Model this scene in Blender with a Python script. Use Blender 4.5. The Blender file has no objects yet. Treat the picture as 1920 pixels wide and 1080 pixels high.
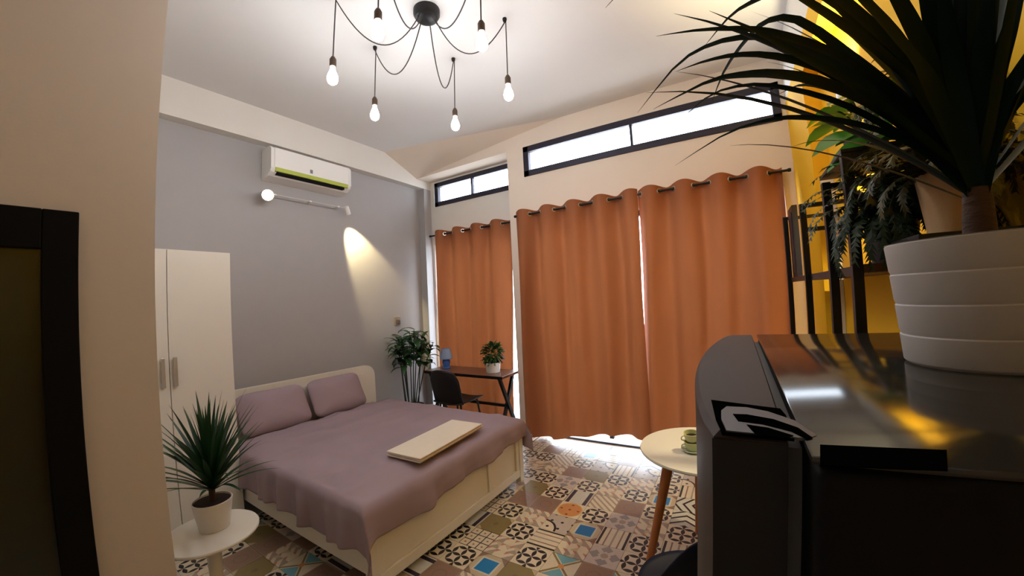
import bpy, bmesh, math, random
from mathutils import Vector, Matrix, Euler
random.seed(7)
PI = math.pi
SC = bpy.context.scene
COL = SC.collection

# ------------------------------------------------------------------ camera
# room axes: X along the window wall, Y towards the window wall, Z up; camera at the origin, 1.6 m high
CAM_F, CAM_C, CAM_H = 706.0, 0.819, 1.6            # focal length in px of a 1920x1080 frame, lens bend, height
YAW, PITCH, ROLL = math.radians(-31.47), math.radians(1.80), math.radians(-2.87)
_fw = Vector((math.sin(YAW) * math.cos(PITCH), math.cos(YAW) * math.cos(PITCH), math.sin(PITCH)))
_rt = Vector((math.cos(YAW), -math.sin(YAW), 0))
_up = _rt.cross(_fw)
RT = math.cos(ROLL) * _rt + math.sin(ROLL) * _up
UP = -math.sin(ROLL) * _rt + math.cos(ROLL) * _up
FW = _fw
cd = bpy.data.cameras.new('camera')
cam = bpy.data.objects.new('camera', cd)
COL.objects.link(cam)
cam.matrix_world = Matrix(((RT.x, UP.x, -FW.x, 0), (RT.y, UP.y, -FW.y, 0), (RT.z, UP.z, -FW.z, CAM_H), (0, 0, 0, 1)))
cd.sensor_fit = 'HORIZONTAL'
cd.sensor_width = 36.0
cd.lens = CAM_F / 1920 * 36
cd.clip_start = 0.01
cd.clip_end = 200
cd.type = 'PANO'                                    # the photograph's wide phone lens bends straight lines
cd.panorama_type = 'FISHEYE_LENS_POLYNOMIAL'
cd.fisheye_fov = math.radians(170)


def _lens_poly():
    """theta(r) = atan(c r / f) / c as a polynomial of degree 4 in r (millimetres on the sensor)."""
    rs = [i * 0.25 for i in range(1, 88)]
    A = [[0.0] * 4 for _ in range(4)]
    b = [0.0] * 4
    for r in rs:
        px = r / 36 * 1920
        th = math.atan(CAM_C * px / CAM_F) / CAM_C
        row = [r, r ** 2, r ** 3, r ** 4]
        for i in range(4):
            b[i] += row[i] * th
            for j in range(4):
                A[i][j] += row[i] * row[j]
    for i in range(4):
        p = max(range(i, 4), key=lambda k: abs(A[k][i]))
        A[i], A[p] = A[p], A[i]
        b[i], b[p] = b[p], b[i]
        for k in range(i + 1, 4):
            q = A[k][i] / A[i][i]
            for j in range(i, 4):
                A[k][j] -= q * A[i][j]
            b[k] -= q * b[i]
    x = [0.0] * 4
    for i in (3, 2, 1, 0):
        x[i] = (b[i] - sum(A[i][j] * x[j] for j in range(i + 1, 4))) / A[i][i]
    return x


_k = _lens_poly()
cd.fisheye_polynomial_k0 = 0.0
cd.fisheye_polynomial_k1 = -_k[0]
cd.fisheye_polynomial_k2 = -_k[1]
cd.fisheye_polynomial_k3 = -_k[2]
cd.fisheye_polynomial_k4 = -_k[3]
SC.camera = cam


def ray(px, py):
    """Direction of a pixel of the 1920x1080 photograph."""
    dx, dy = px - 960, py - 540
    r = math.hypot(dx, dy) or 1e-6
    th = math.atan(CAM_C * r / CAM_F) / CAM_C
    s = math.sin(th) / r
    return (RT * (dx * s) - UP * (dy * s) + FW * math.cos(th)).normalized()


def at_dist(px, py, d):
    return Vector((0, 0, CAM_H)) + ray(px, py) * d


def at_z(px, py, z):
    v = ray(px, py)
    return Vector((0, 0, CAM_H)) + v * ((z - CAM_H) / v.z)


# ------------------------------------------------------------------ world, daylight, exposure
SC.view_settings.view_transform = 'Standard'
SC.view_settings.look = 'None'
SC.view_settings.gamma = 1.0
SC.view_settings.use_curve_mapping = False
SC.view_settings.exposure = -0.4
SC.cycles.use_denoising = True
SC.cycles.max_bounces = 10
SC.cycles.diffuse_bounces = 6
SC.cycles.transparent_max_bounces = 12
SC.cycles.sample_clamp_indirect = 6.0
SC.cycles.caustics_reflective = False
SC.cycles.caustics_refractive = False
W = bpy.data.worlds.new('world')
SC.world = W
W.use_nodes = True
bg = W.node_tree.nodes['Background']
bg.inputs[0].default_value = (0.86, 0.93, 1.0, 1)
bg.inputs[1].default_value = 15.0


sun = bpy.data.lights.new('sun', 'SUN')            # stands behind the house: lights the balcony, not the room
sun.energy = 170.0
sun.angle = math.radians(1)
sun.color = (1.0, .97, .92)
sun_o = bpy.data.objects.new('sun', sun)
sun_o.rotation_euler = Vector((.15, .26, -.95)).to_track_quat('-Z', 'Y').to_euler()
sun_o.location = (0, 6, 8)
COL.objects.link(sun_o)


def portal(name, x0, x1, z0, z1, y):
    l = bpy.data.lights.new(name, 'AREA')
    l.shape = 'RECTANGLE'
    l.size, l.size_y = x1 - x0, z1 - z0
    l.cycles.is_portal = True
    o = bpy.data.objects.new(name, l)
    o.location = ((x0 + x1) / 2, y, (z0 + z1) / 2)
    o.rotation_euler = (-PI / 2, 0, 0)
    COL.objects.link(o)


portal('daylight_portal', -2.10, 0.51, 3.05, 3.41, 4.20)
portal('daylight_portal', -3.80, -2.36, 3.03, 3.39, 4.36)
portal('daylight_portal', -2.10, 0.46, 0.0, 2.46, 4.20)
portal('daylight_portal', -3.84, -2.36, 0.0, 2.46, 4.36)

BULB_W, SPOT_W, WALLLAMP_W = 9.0, 90.0, 130.0


# ------------------------------------------------------------------ material helpers
def lin(c):
    f = lambda v: (v / 255 / 12.92) if v / 255 <= 0.04045 else ((v / 255 + 0.055) / 1.055) ** 2.4
    return (f(c[0]), f(c[1]), f(c[2]), 1.0)


MATS = {}


def mat(name, rgb, rough=0.6, metal=0.0, vary=0.06, scale=6.0, bump=0.0, bscale=60.0, spec=0.5, coat=0.0, rgb2=None, stretch=None, transl=0.0):
    """Principled material whose colour is a noise blend of two close tones."""
    if name in MATS:
        return MATS[name]
    m = bpy.data.materials.new(name)
    m.use_nodes = True
    nt = m.node_tree
    b = nt.nodes['Principled BSDF']
    b.inputs['Roughness'].default_value = rough
    b.inputs['Metallic'].default_value = metal
    b.inputs['Specular IOR Level'].default_value = spec
    b.inputs['Coat Weight'].default_value = coat
    tc = nt.nodes.new('ShaderNodeTexCoord')
    mp = nt.nodes.new('ShaderNodeMapping')
    if stretch:
        mp.inputs['Scale'].default_value = stretch
    nt.links.new(tc.outputs['Object'], mp.inputs['Vector'])
    nz = nt.nodes.new('ShaderNodeTexNoise')
    nz.inputs['Scale'].default_value = scale
    nz.inputs['Detail'].default_value = 3
    nt.links.new(mp.outputs['Vector'], nz.inputs['Vector'])
    mix = nt.nodes.new('ShaderNodeMix')
    mix.data_type = 'RGBA'
    c = lin(rgb)
    c2 = lin(rgb2) if rgb2 else tuple(max(0.0, v * (1 - 2 * vary)) for v in c[:3]) + (1,)
    mix.inputs['A'].default_value = c
    mix.inputs['B'].default_value = c2
    nt.links.new(nz.outputs['Fac'], mix.inputs['Factor'])
    nt.links.new(mix.outputs['Result'], b.inputs['Base Color'])
    if bump:
        n2 = nt.nodes.new('ShaderNodeTexNoise')
        n2.inputs['Scale'].default_value = bscale
        n2.inputs['Detail'].default_value = 4
        nt.links.new(mp.outputs['Vector'], n2.inputs['Vector'])
        bp = nt.nodes.new('ShaderNodeBump')
        bp.inputs['Strength'].default_value = bump
        bp.inputs['Distance'].default_value = 0.01
        nt.links.new(n2.outputs['Fac'], bp.inputs['Height'])
        nt.links.new(bp.outputs['Normal'], b.inputs['Normal'])
    if transl:
        tr = nt.nodes.new('ShaderNodeBsdfTranslucent')
        nt.links.new(mix.outputs['Result'], tr.inputs['Color'])
        ms = nt.nodes.new('ShaderNodeMixShader')
        ms.inputs[0].default_value = transl
        nt.links.new(b.outputs[0], ms.inputs[1])
        nt.links.new(tr.outputs[0], ms.inputs[2])
        nt.links.new(ms.outputs[0], nt.nodes['Material Output'].inputs['Surface'])
    MATS[name] = m
    return m


def emit(name, rgb, strength):
    if name in MATS:
        return MATS[name]
    m = bpy.data.materials.new(name)
    m.use_nodes = True
    b = m.node_tree.nodes['Principled BSDF']
    b.inputs['Base Color'].default_value = (0.8, 0.8, 0.8, 1)
    b.inputs['Emission Color'].default_value = lin(rgb)
    b.inputs['Emission Strength'].default_value = strength
    MATS[name] = m
    return m


def glass(name, tint=(250, 252, 255), gloss=0.08):
    if name in MATS:
        return MATS[name]
    m = bpy.data.materials.new(name)
    m.use_nodes = True
    nt = m.node_tree
    nt.nodes.remove(nt.nodes['Principled BSDF'])
    t = nt.nodes.new('ShaderNodeBsdfTransparent')
    t.inputs[0].default_value = lin(tint)
    g = nt.nodes.new('ShaderNodeBsdfGlossy')
    g.inputs['Roughness'].default_value = 0.03
    ms = nt.nodes.new('ShaderNodeMixShader')
    ms.inputs[0].default_value = gloss
    nt.links.new(t.outputs[0], ms.inputs[1])
    nt.links.new(g.outputs[0], ms.inputs[2])
    nt.links.new(ms.outputs[0], nt.nodes['Material Output'].inputs['Surface'])
    MATS[name] = m
    return m


# ------------------------------------------------------------------ mesh helpers
class MB:
    """Collects shapes in world coordinates; build() links them as one mesh object."""

    def __init__(self):
        self.bm = bmesh.new()

    def box(self, x0, x1, y0, y1, z0, z1, bev=0.0, seg=2, M=None):
        vs = [self.bm.verts.new((x, y, z)) for z in (z0, z1) for y in (y0, y1) for x in (x0, x1)]
        fs = [self.bm.faces.new([vs[i] for i in f]) for f in ((0, 2, 3, 1), (4, 5, 7, 6), (0, 1, 5, 4), (1, 3, 7, 5), (3, 2, 6, 7), (2, 0, 4, 6))]
        vv = vs
        if bev:
            es = list({e for f in fs for e in f.edges})
            r = bmesh.ops.bevel(self.bm, geom=es, offset=bev, segments=seg, profile=0.5, affect='EDGES')
            vv = list({v for f in r['faces'] for v in f.verts} | {v for v in vs if v.is_valid})
        if M is not None:
            bmesh.ops.transform(self.bm, matrix=M, verts=[v for v in vv if v.is_valid])
        return self

    def poly(self, pts):
        self.bm.faces.new([self.bm.verts.new(p) for p in pts])
        return self

    def prism(self, outline, d, cap=True):
        """outline: 3-D points of a flat loop, swept by the vector d."""
        d = Vector(d)
        a = [self.bm.verts.new(p) for p in outline]
        b = [self.bm.verts.new(Vector(p) + d) for p in outline]
        n = len(a)
        for i in range(n):
            self.bm.faces.new((a[i], a[(i + 1) % n], b[(i + 1) % n], b[i]))
        if cap:
            self.bm.faces.new(a[::-1])
            self.bm.faces.new(b)
        return self

    def lathe(self, c, prof, n=24, axis=None):
        """prof: (radius, height) pairs from bottom to top, around the z axis through c (or along axis)."""
        c = Vector(c)
        Q = Matrix.Identity(3)
        if axis is not None:
            Q = Vector((0, 0, 1)).rotation_difference(Vector(axis)).to_matrix()
        rings = []
        for r, h in prof:
            if r < 1e-6:
                rings.append([self.bm.verts.new(c + Q @ Vector((0, 0, h)))])
            else:
                rings.append([self.bm.verts.new(c + Q @ Vector((r * math.cos(2 * PI * i / n), r * math.sin(2 * PI * i / n), h))) for i in range(n)])
        for A, B in zip(rings, rings[1:]):
            if len(A) == 1 and len(B) == 1:
                continue
            for i in range(n):
                j = (i + 1) % n
                if len(A) == 1:
                    self.bm.faces.new((A[0], B[j], B[i]))
                elif len(B) == 1:
                    self.bm.faces.new((A[i], A[j], B[0]))
                else:
                    self.bm.faces.new((A[i], A[j], B[j], B[i]))
        return self

    def tube(self, pts, rad, n=8, cap=True):
        """Round tube along pts; rad a number or one per point."""
        pts = [Vector(p) for p in pts]
        rs = rad if isinstance(rad, (list, tuple)) else [rad] * len(pts)
        t0 = (pts[1] - pts[0]).normalized()
        u = t0.orthogonal().normalized()
        rings = []
        for i, p in enumerate(pts):
            t = (pts[min(i + 1, len(pts) - 1)] - pts[max(i - 1, 0)]).normalized()
            u = (u - t * u.dot(t)).normalized()
            w = t.cross(u)
            rings.append([self.bm.verts.new(p + (u * math.cos(2 * PI * k / n) + w * math.sin(2 * PI * k / n)) * rs[i]) for k in range(n)])
        for A, B in zip(rings, rings[1:]):
            for k in range(n):
                self.bm.faces.new((A[k], A[(k + 1) % n], B[(k + 1) % n], B[k]))
        if cap:
            self.bm.faces.new(rings[0][::-1])
            self.bm.faces.new(rings[-1])
        return self

    def bar(self, a, b, w, h=None, up=(0, 0, 1)):
        """Square bar from a to b."""
        a, b = Vector(a), Vector(b)
        h = h or w
        t = (b - a).normalized()
        s = t.cross(Vector(up))
        if s.length < 1e-4:
            s = t.cross(Vector((1, 0, 0)))
        s.normalize()
        q = s.cross(t)
        o = [a + s * (i * w / 2) + q * (j * h / 2) for i, j in ((-1, -1), (1, -1), (1, 1), (-1, 1))]
        return self.prism(o, b - a)

    def torus(self, c, R, r, axis=(0, 0, 1), n=16, m=8):
        Q = Vector((0, 0, 1)).rotation_difference(Vector(axis)).to_matrix()
        c = Vector(c)
        V = [[self.bm.verts.new(c + Q @ Vector(((R + r * math.cos(2 * PI * j / m)) * math.cos(2 * PI * i / n), (R + r * math.cos(2 * PI * j / m)) * math.sin(2 * PI * i / n), r * math.sin(2 * PI * j / m)))) for j in range(m)] for i in range(n)]
        for i in range(n):
            for j in range(m):
                self.bm.faces.new((V[i][j], V[(i + 1) % n][j], V[(i + 1) % n][(j + 1) % m], V[i][(j + 1) % m]))
        return self

    def grid(self, nu, nv, fn):
        V = [[self.bm.verts.new(fn(i / nu, j / nv)) for j in range(nv + 1)] for i in range(nu + 1)]
        for i in range(nu):
            for j in range(nv):
                self.bm.faces.new((V[i][j], V[i + 1][j], V[i + 1][j + 1], V[i][j + 1]))
        return self

    def build(self, name, material, parent=None, smooth=False, recalc=True, loc=None):
        bm = self.bm
        if recalc:
            bmesh.ops.recalc_face_normals(bm, faces=bm.faces)
        off = Vector((0, 0, 0))
        p = parent
        while p is not None:
            off += p.location
            p = p.parent
        if loc is not None:
            off += Vector(loc)
        if off.length > 0:
            bmesh.ops.translate(bm, vec=-off, verts=bm.verts)
        me = bpy.data.meshes.new(name)
        bm.to_mesh(me)
        bm.free()
        if smooth:
            me.polygons.foreach_set('use_smooth', [True] * len(me.polygons))
            if smooth != 'all':
                me.set_sharp_from_angle(angle=math.radians(38))
        me.materials.append(material)
        o = bpy.data.objects.new(name, me)
        if loc is not None:
            o.location = loc
        COL.objects.link(o)
        if parent is not None:
            o.parent = parent
        return o


def tag(o, label, cat=None, group=None, kind=None):
    o['label'] = label
    if cat:
        o['category'] = cat
    if group:
        o['group'] = group
    if kind:
        o['kind'] = kind
    return o


def thing(name, loc, label, cat, group=None):
    o = bpy.data.objects.new(name, None)
    o.empty_display_size = 0.1
    o.location = loc
    COL.objects.link(o)
    return tag(o, label, cat, group)


def struct(o, label):
    o['kind'] = 'structure'
    o['label'] = label
    return o


# ------------------------------------------------------------------ common materials
M_white_paint = mat('white_wall_paint', (222, 218, 211), 0.85, vary=0.02, bump=0.05, bscale=90)
M_greige_paint = mat('greige_wall_paint', (202, 193, 184), 0.85, vary=0.02, bump=0.05, bscale=90)
M_cream_paint = mat('cream_wall_paint', (228, 214, 200), 0.85, vary=0.02, bump=0.05, bscale=90)
M_grey_paint = mat('grey_wall_paint', (168, 166, 167), 0.8, vary=0.03, bump=0.04, bscale=90)
M_ceiling = mat('ceiling_paint', (222, 221, 220), 0.9, vary=0.01)
M_yellow_paint = mat('yellow_wall_paint', (236, 184, 8), 0.75, vary=0.04, bump=0.06, bscale=70)
M_alu = mat('dark_aluminium', (38, 36, 52), 0.4, 0.3, vary=0.05)
M_black_metal = mat('black_metal', (16, 15, 16), 0.45, 0.3)
M_white_lacquer = mat('white_lacquer', (224, 221, 212), 0.35, vary=0.015)
M_white_plastic = mat('white_plastic', (232, 231, 228), 0.35, vary=0.01)
M_door_black = mat('door_black', (9, 9, 9), 0.8, spec=.12)
M_steel = mat('brushed_steel', (190, 188, 184), 0.3, 1.0)
M_soil = mat('dark_soil', (44, 24, 14), 0.95, vary=0.3, scale=40, bump=0.6, bscale=80)

# ------------------------------------------------------------------ room shell
XL, XB, XR = -4.00, -3.88, 0.55          # recessed left wall, left beam and pilaster face, right wall face
YW, YREC, ZC = 3.85, 4.13, 3.64          # window wall face, recess face, ceiling
XN, YN = -1.95, 0.425                    # near wall beside the camera and its end
YBACK = -1.6

floor = struct(MB().box(-4.2, 0.8, YBACK - .1, 4.4, -0.12, -0.008).build('floor', mat('floor_grout', (176, 166, 150), 0.8, vary=0.1)), 'patchwork patterned tile floor with thin joints')
struct(MB().box(-4.2, 0.8, YBACK - .1, YW, ZC, ZC + .12).build('ceiling', M_ceiling), 'plain white plaster ceiling above the hanging bulbs')
struct(MB().poly([(XB, 3.27, ZC - .001), (-1.6, YW - .001, ZC - .001), (XB, YW - .001, 3.415)]).build('trim_4', M_cream_paint), 'slanting plaster corner between ceiling and window wall')
struct(MB().box(XL - .15, XL, 0.3, YREC + .2, 0, ZC).build('wall_left', M_grey_paint), 'smooth grey wall behind the bed head')
struct(MB().box(XL, XB, 0.3, YREC, 3.30, ZC).build('trim_1', M_white_paint), 'white beam running below the ceiling above the air conditioner')
struct(MB().box(XL, XB, 3.99, YREC, 0, 3.30).build('trim_2', M_grey_paint), 'grey pilaster in the corner beside the left window')
struct(MB().box(XN - .12, XN, YBACK, YN, 0, ZC).build('wall_near', M_greige_paint), 'plain off-white wall beside the dark door')
struct(MB().box(XL - .15, XN - .12, 0.18, 0.30, 0, ZC).build('wall_alcove', M_white_paint), 'off-white wall behind the wardrobe end')
struct(MB().box(XN - .12, 0.8, YBACK - .1, YBACK, 0, ZC).build('wall_front', M_white_paint), 'plain off-white wall facing the windows')
# window wall with its openings: (x0,x1,z0,z1) solid pieces
wb = MB()
for x0, x1, z0, z1 in ((-2.335, -2.10, 0, 3.41), (0.51, 0.80, 0, 3.41), (-2.10, 0.51, 2.46, 3.05), (0.46, 0.51, 0, 2.46)):
    wb.box(x0, x1, YW, YW + .22, z0, z1)
wb.box(-2.335, 0.80, YW, YW + .22, 3.41, ZC)
struct(wb.build('wall_back', M_cream_paint), 'cream wall around the wide window and its column')
struct(MB().box(-4.15, -2.335, YW, YREC + .2, 3.41, ZC).build('trim_7', M_cream_paint), 'cream lintel over the window recess')
wr = MB()
for x0, x1, z0, z1 in ((XL, -3.81, 3.03, 3.41), (-3.81, -2.335, 2.46, 3.03), (XL, -3.84, 0, 3.03), (-3.84, -3.81, 2.46, 3.03), (-2.36, -2.335, 0, 2.46), (-2.37, -2.335, 3.03, 3.41), (-3.81, -2.37, 3.385, 3.41)):
    wr.box(x0, x1, YREC, YREC + .2, z0, z1)
wr.box(-2.335, -2.20, YW + .22, YREC + .2, 0, 3.41)
struct(wr.build('wall_recess', M_white_paint), 'white wall of the window recess behind the desk')
# yellow right wall: white beam on top, yellow frame proud of the yellow infill
struct(MB().box(XR, 0.8, YBACK, YW, 3.20, ZC).build('trim_3', M_white_paint), 'white beam along the top of the yellow wall')
yf = MB().box(XR, 0.8, 3.05, YW, 0, 3.20).box(XR, 0.8, YBACK, 3.05, 3.02, 3.20)
struct(yf.build('trim_5', M_yellow_paint), 'bright yellow pilaster and lintel framing the yellow wall')
struct(MB().box(XR + .10, 0.8, YBACK, 3.05, 0, 3.02).build('wall_right', M_yellow_paint), 'yellow painted wall behind the plant rack')
struct(MB().box(-7.0, 3.5, 4.36, 11.0, -0.30, -0.02).build('balcony_floor', mat('balcony_concrete', (205, 203, 198), 0.8, vary=0.05, bump=.1)), 'pale concrete balcony floor outside the windows')
# thin white upright strip on the yellow wall
struct(MB().box(XR + .03, XR + .10, 2.99, 3.05, 0.0, 2.30, .004).build('trim_6', M_white_paint), 'white vertical strip on the yellow wall')

# floor tiles ---------------------------------------------------------------


class PX:
    """Tiny expression builder on shader math nodes."""

    def __init__(self, nt, s):
        self.nt, self.s = nt, s

    def _m(self, op, *a):
        n = self.nt.nodes.new('ShaderNodeMath')
        n.operation = op
        for i, v in enumerate((self,) + a):
            if isinstance(v, PX):
                self.nt.links.new(v.s, n.inputs[i])
            else:
                n.inputs[i].default_value = v
        return PX(self.nt, n.outputs[0])

    def __add__(self, o): return self._m('ADD', o)
    def __sub__(self, o): return self._m('SUBTRACT', o)
    def __mul__(self, o): return self._m('MULTIPLY', o)
    def abs(self): return self._m('ABSOLUTE')
    def lt(self, o): return self._m('LESS_THAN', o)
    def gt(self, o): return self._m('GREATER_THAN', o)
    def frac(self): return self._m('FRACT')
    def sin(self): return self._m('SINE')
    def min(self, o): return self._m('MINIMUM', o)
    def max(self, o): return self._m('MAXIMUM', o)
    def inv(self): return (self * -1.0) + 1.0
    def hyp(self, o): return (self * self + o * o)._m('SQRT')
    def band(self, a, b): return self.gt(a) * self.lt(b)


CREAM, INK, BLUE, BROWN, TAUPE, OLIVE, GREY, SAND, ORANGE, PALE, RUST = (222, 208, 184), (34, 29, 33), (16, 122, 186), (142, 114, 98), (168, 150, 134), (134, 118, 76), (150, 143, 142), (196, 178, 148), (206, 142, 86), (206, 204, 194), (150, 72, 48)


def tile_mat(name, base, layers):
    m = bpy.data.materials.new(name)
    m.use_nodes = True
    nt = m.node_tree
    b = nt.nodes['Principled BSDF']
    b.inputs['Roughness'].default_value = 0.33
    tc = nt.nodes.new('ShaderNodeTexCoord')
    sp = nt.nodes.new('ShaderNodeSeparateXYZ')
    nt.links.new(tc.outputs['Object'], sp.inputs[0])
    u = PX(nt, sp.outputs[0]) * 5.0 + 0.5
    v = PX(nt, sp.outputs[1]) * 5.0 + 0.5
    rgb = nt.nodes.new('ShaderNodeRGB')
    rgb.outputs[0].default_value = lin(base)
    cur = rgb.outputs[0]
    for fn, c in layers:
        mx = nt.nodes.new('ShaderNodeMix')
        mx.data_type = 'RGBA'
        nt.links.new(fn(u, v).s, mx.inputs['Factor'])
        nt.links.new(cur, mx.inputs['A'])
        mx.inputs['B'].default_value = lin(c)
        cur = mx.outputs['Result']
    nz = nt.nodes.new('ShaderNodeTexNoise')           # slight printing wear
    nz.inputs['Scale'].default_value = 45
    nt.links.new(tc.outputs['Object'], nz.inputs['Vector'])
    mx = nt.nodes.new('ShaderNodeMix')
    mx.data_type = 'RGBA'
    mx.blend_type = 'MULTIPLY'
    mx.inputs['Factor'].default_value = 0.25
    nt.links.new(cur, mx.inputs['A'])
    nt.links.new(nz.outputs['Color'], mx.inputs['B'])
    nt.links.new(mx.outputs['Result'], b.inputs['Base Color'])
    return m


def lattice(u, v):
    wu = (((u - 0.15) * (PI / 0.35)).sin()).abs() * 0.068
    wv = (((v - 0.15) * (PI / 0.35)).sin()).abs() * 0.068
    inu = (u - 0.5).abs().lt(0.36)
    inv_ = (v - 0.5).abs().lt(0.36)
    h = (v - 0.5).abs().lt(wu).max((((v - 0.5).abs() - 0.35).abs().lt(wu)) * inu)
    k = (u - 0.5).abs().lt(wv).max((((u - 0.5).abs() - 0.35).abs().lt(wv)) * inv_)
    return h.max(k)


ctr = lambda u, v: (u - 0.5).abs().max((v - 0.5).abs())
rad = lambda u, v: (u - 0.5).hyp(v - 0.5)
TILES = {
    'lattice': tile_mat('tile_lattice', CREAM, [(lattice, INK)]),
    'bars': tile_mat('tile_bars', PALE, [(lambda u, v: (u - .5).abs().band(.27, .42), (58, 46, 62)), (lambda u, v: (u - .5).abs().gt(.46), TAUPE)]),
    'lines': tile_mat('tile_lines', CREAM, [(lambda u, v: (u - .5).abs().band(.38, .46), INK), (lambda u, v: (u - .5).abs().band(.20, .25), BROWN), (lambda u, v: (u - .5).abs().lt(.03), TAUPE)]),
    'blue': tile_mat('tile_blue', SAND, [(lambda u, v: (u - .5).abs() .__add__((v - .5).abs()).gt(.72), BROWN), (lambda u, v: ctr(u, v).lt(.34), PALE), (lambda u, v: ctr(u, v).lt(.28), BLUE)]),
    'orange': tile_mat('tile_orange', CREAM, [(lambda u, v: rad(u, v).lt(.48), ORANGE), (lambda u, v: (rad((u * 3.0).frac(), (v * 3.0).frac()).lt(.16)) * rad(u, v).lt(.42), RUST), (lambda u, v: rad(u, v).band(.44, .48), (224, 176, 110))]),
    'brown': tile_mat('tile_brown', BROWN, [(lambda u, v: rad(u, v).band(.2, .23), (126, 100, 86)), (lambda u, v: ctr(u, v).gt(.46), (160, 134, 116))]),
    'olive': tile_mat('tile_olive', OLIVE, [(lambda u, v: rad(u, v).lt(.1), (120, 104, 66)), (lambda u, v: (u + v - 1.0).abs().gt(.78), SAND)]),
    'triangles': tile_mat('tile_triangles', CREAM, [(lambda u, v: ((u * 3.0).frac() + (v * 3.0).frac()).lt(1.0) * ((v * 1.5).frac()).lt(.5), TAUPE), (lambda u, v: ((u * 3.0).frac() - (v * 3.0).frac()).gt(0.25) * ((u * 1.5).frac()).gt(.5), SAND), (lambda u, v: ((u * 3.0).frac() + (v * 3.0).frac()).gt(1.55), (186, 128, 108))]),
    'star': tile_mat('tile_star', (206, 190, 180), [(lambda u, v: ((u - .5).abs() + (v - .5).abs()).band(.22, .5) * ((u - .5).abs() - (v - .5).abs()).abs().gt(.1), GREY), (lambda u, v: rad(u, v).lt(.12), TAUPE)]),
    'dots': tile_mat('tile_dots', CREAM, [(lambda u, v: ((u * 3.0).frac() - .5).abs().max(((v * 3.0).frac() - .5).abs()).gt(.44), INK), (lambda u, v: rad((u * 3.0).frac(), (v * 3.0).frac()).lt(.12), BROWN)]),
    'diagonal': tile_mat('tile_diagonal', CREAM, [(lambda u, v: ((u + v) * 3.5).frac().lt(.42), TAUPE)]),
    'aqua': tile_mat('tile_aqua', CREAM, [(lambda u, v: ((u - .5).abs() - (v - .5).abs()).abs().lt(.05), OLIVE), (lambda u, v: (u - .5).abs().lt((v - .5).abs() - .1), (112, 170, 186)), (lambda u, v: rad(u, v).lt(.1), ORANGE)]),
    'chevron': tile_mat('tile_chevron', PALE, [(lambda u, v: ((v * 3.0) + (u - .5).abs() * 2.0).frac().lt(.3), INK)]),
    'arcs': tile_mat('tile_arcs', (190, 178, 168), [(lambda u, v: u.hyp(v).band(.5, .58), INK), (lambda u, v: u.hyp(v).lt(.5), CREAM), (lambda u, v: rad((u * 2.5).frac(), (v * 2.5).frac()).lt(.14), INK)]),
}
TILE_MESH = {}


def tile_mesh(kind):
    if kind not in TILE_MESH:
        b = MB().box(-.0988, .0988, -.0988, .0988, -.008, 0.0)
        o = b.build('tile_source', TILES[kind])
        TILE_MESH[kind] = o.data
        bpy.data.objects.remove(o)
        TILE_MESH[kind].name = 'tile_' + kind
    return TILE_MESH[kind]


# cells read off the photograph (lower left corner of the 0.2 m cell): kind, quarter turns
FIXED = {(-1.25, 2.65): ('bars', 0), (-1.25, 2.45): ('orange', 0), (-1.25, 2.05): ('lines', 1), (-1.45, 2.05): ('lattice', 0), (-1.65, 1.65): ('lattice', 0),
         (-1.05, 2.25): ('blue', 0), (-0.85, 2.25): ('lines', 0), (-0.85, 2.65): ('brown', 0), (-1.05, 2.65): ('diagonal', 0), (-1.05, 2.45): ('lattice', 0),
         (-1.25, 2.25): ('arcs', 0), (-1.45, 2.25): ('triangles', 0), (-1.45, 2.45): ('brown', 0), (-1.45, 2.65): ('lattice', 0), (-1.65, 1.85): ('dots', 0), (-1.65, 2.05): ('olive', 0),
         (-1.25, 1.85): ('lattice', 0), (-1.45, 1.85): ('triangles', 1), (-1.45, 1.65): ('blue', 0), (-1.05, 2.05): ('triangles', 0), (-0.85, 2.05): ('star', 0), (-1.05, 1.85): ('aqua', 0),
         (-0.85, 1.85): ('brown', 0), (-0.65, 2.05): ('lattice', 0), (-0.85, 2.45): ('star', 0), (-0.65, 2.45): ('triangles', 2), (-1.65, 2.25): ('lattice', 0), (-1.65, 2.45): ('brown', 0), (-1.65, 2.65): ('olive', 0),
         (-1.25, 2.85): ('lattice', 0), (-1.45, 2.85): ('star', 1), (-1.65, 2.85): ('lattice', 0), (-1.05, 2.85): ('triangles', 0), (-0.65, 2.65): ('lattice', 0), (-0.85, 2.85): ('lattice', 0), (-0.65, 2.85): ('blue', 0),
         (-1.65, 1.45): ('brown', 0), (-0.45, 2.45): ('lattice', 0), (-0.45, 2.65): ('chevron', 0), (-0.45, 2.25): ('lines', 0), (-0.45, 2.05): ('diagonal', 1), (-0.45, 1.85): ('blue', 0), (-0.65, 1.85): ('aqua', 1),
         (-1.45, 3.05): ('brown', 0), (-1.65, 3.05): ('triangles', 0), (-1.25, 3.05): ('olive', 0), (-1.45, 3.25): ('lattice', 0), (-1.05, 3.05): ('lattice', 0), (-0.65, 3.05): ('lattice', 0),
         (-2.25, 0.85): ('lattice', 0), (-2.05, 0.85): ('triangles', 0), (-2.45, 0.85): ('lattice', 0), (-2.25, 0.65): ('lines', 0), (-2.05, 0.65): ('lattice', 0), (-2.05, 1.05): ('lattice', 0), (-2.45, 1.05): ('aqua', 0), (-2.25, 1.05): ('brown', 0)}
_pool = ['lattice'] * 6 + ['triangles'] * 3 + ['brown'] * 2 + ['star'] * 2 + ['olive', 'lines', 'lines', 'diagonal', 'dots', 'bars', 'aqua', 'blue', 'arcs', 'chevron']
_tr = random.Random(3)
n_tiles = 0
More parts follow.
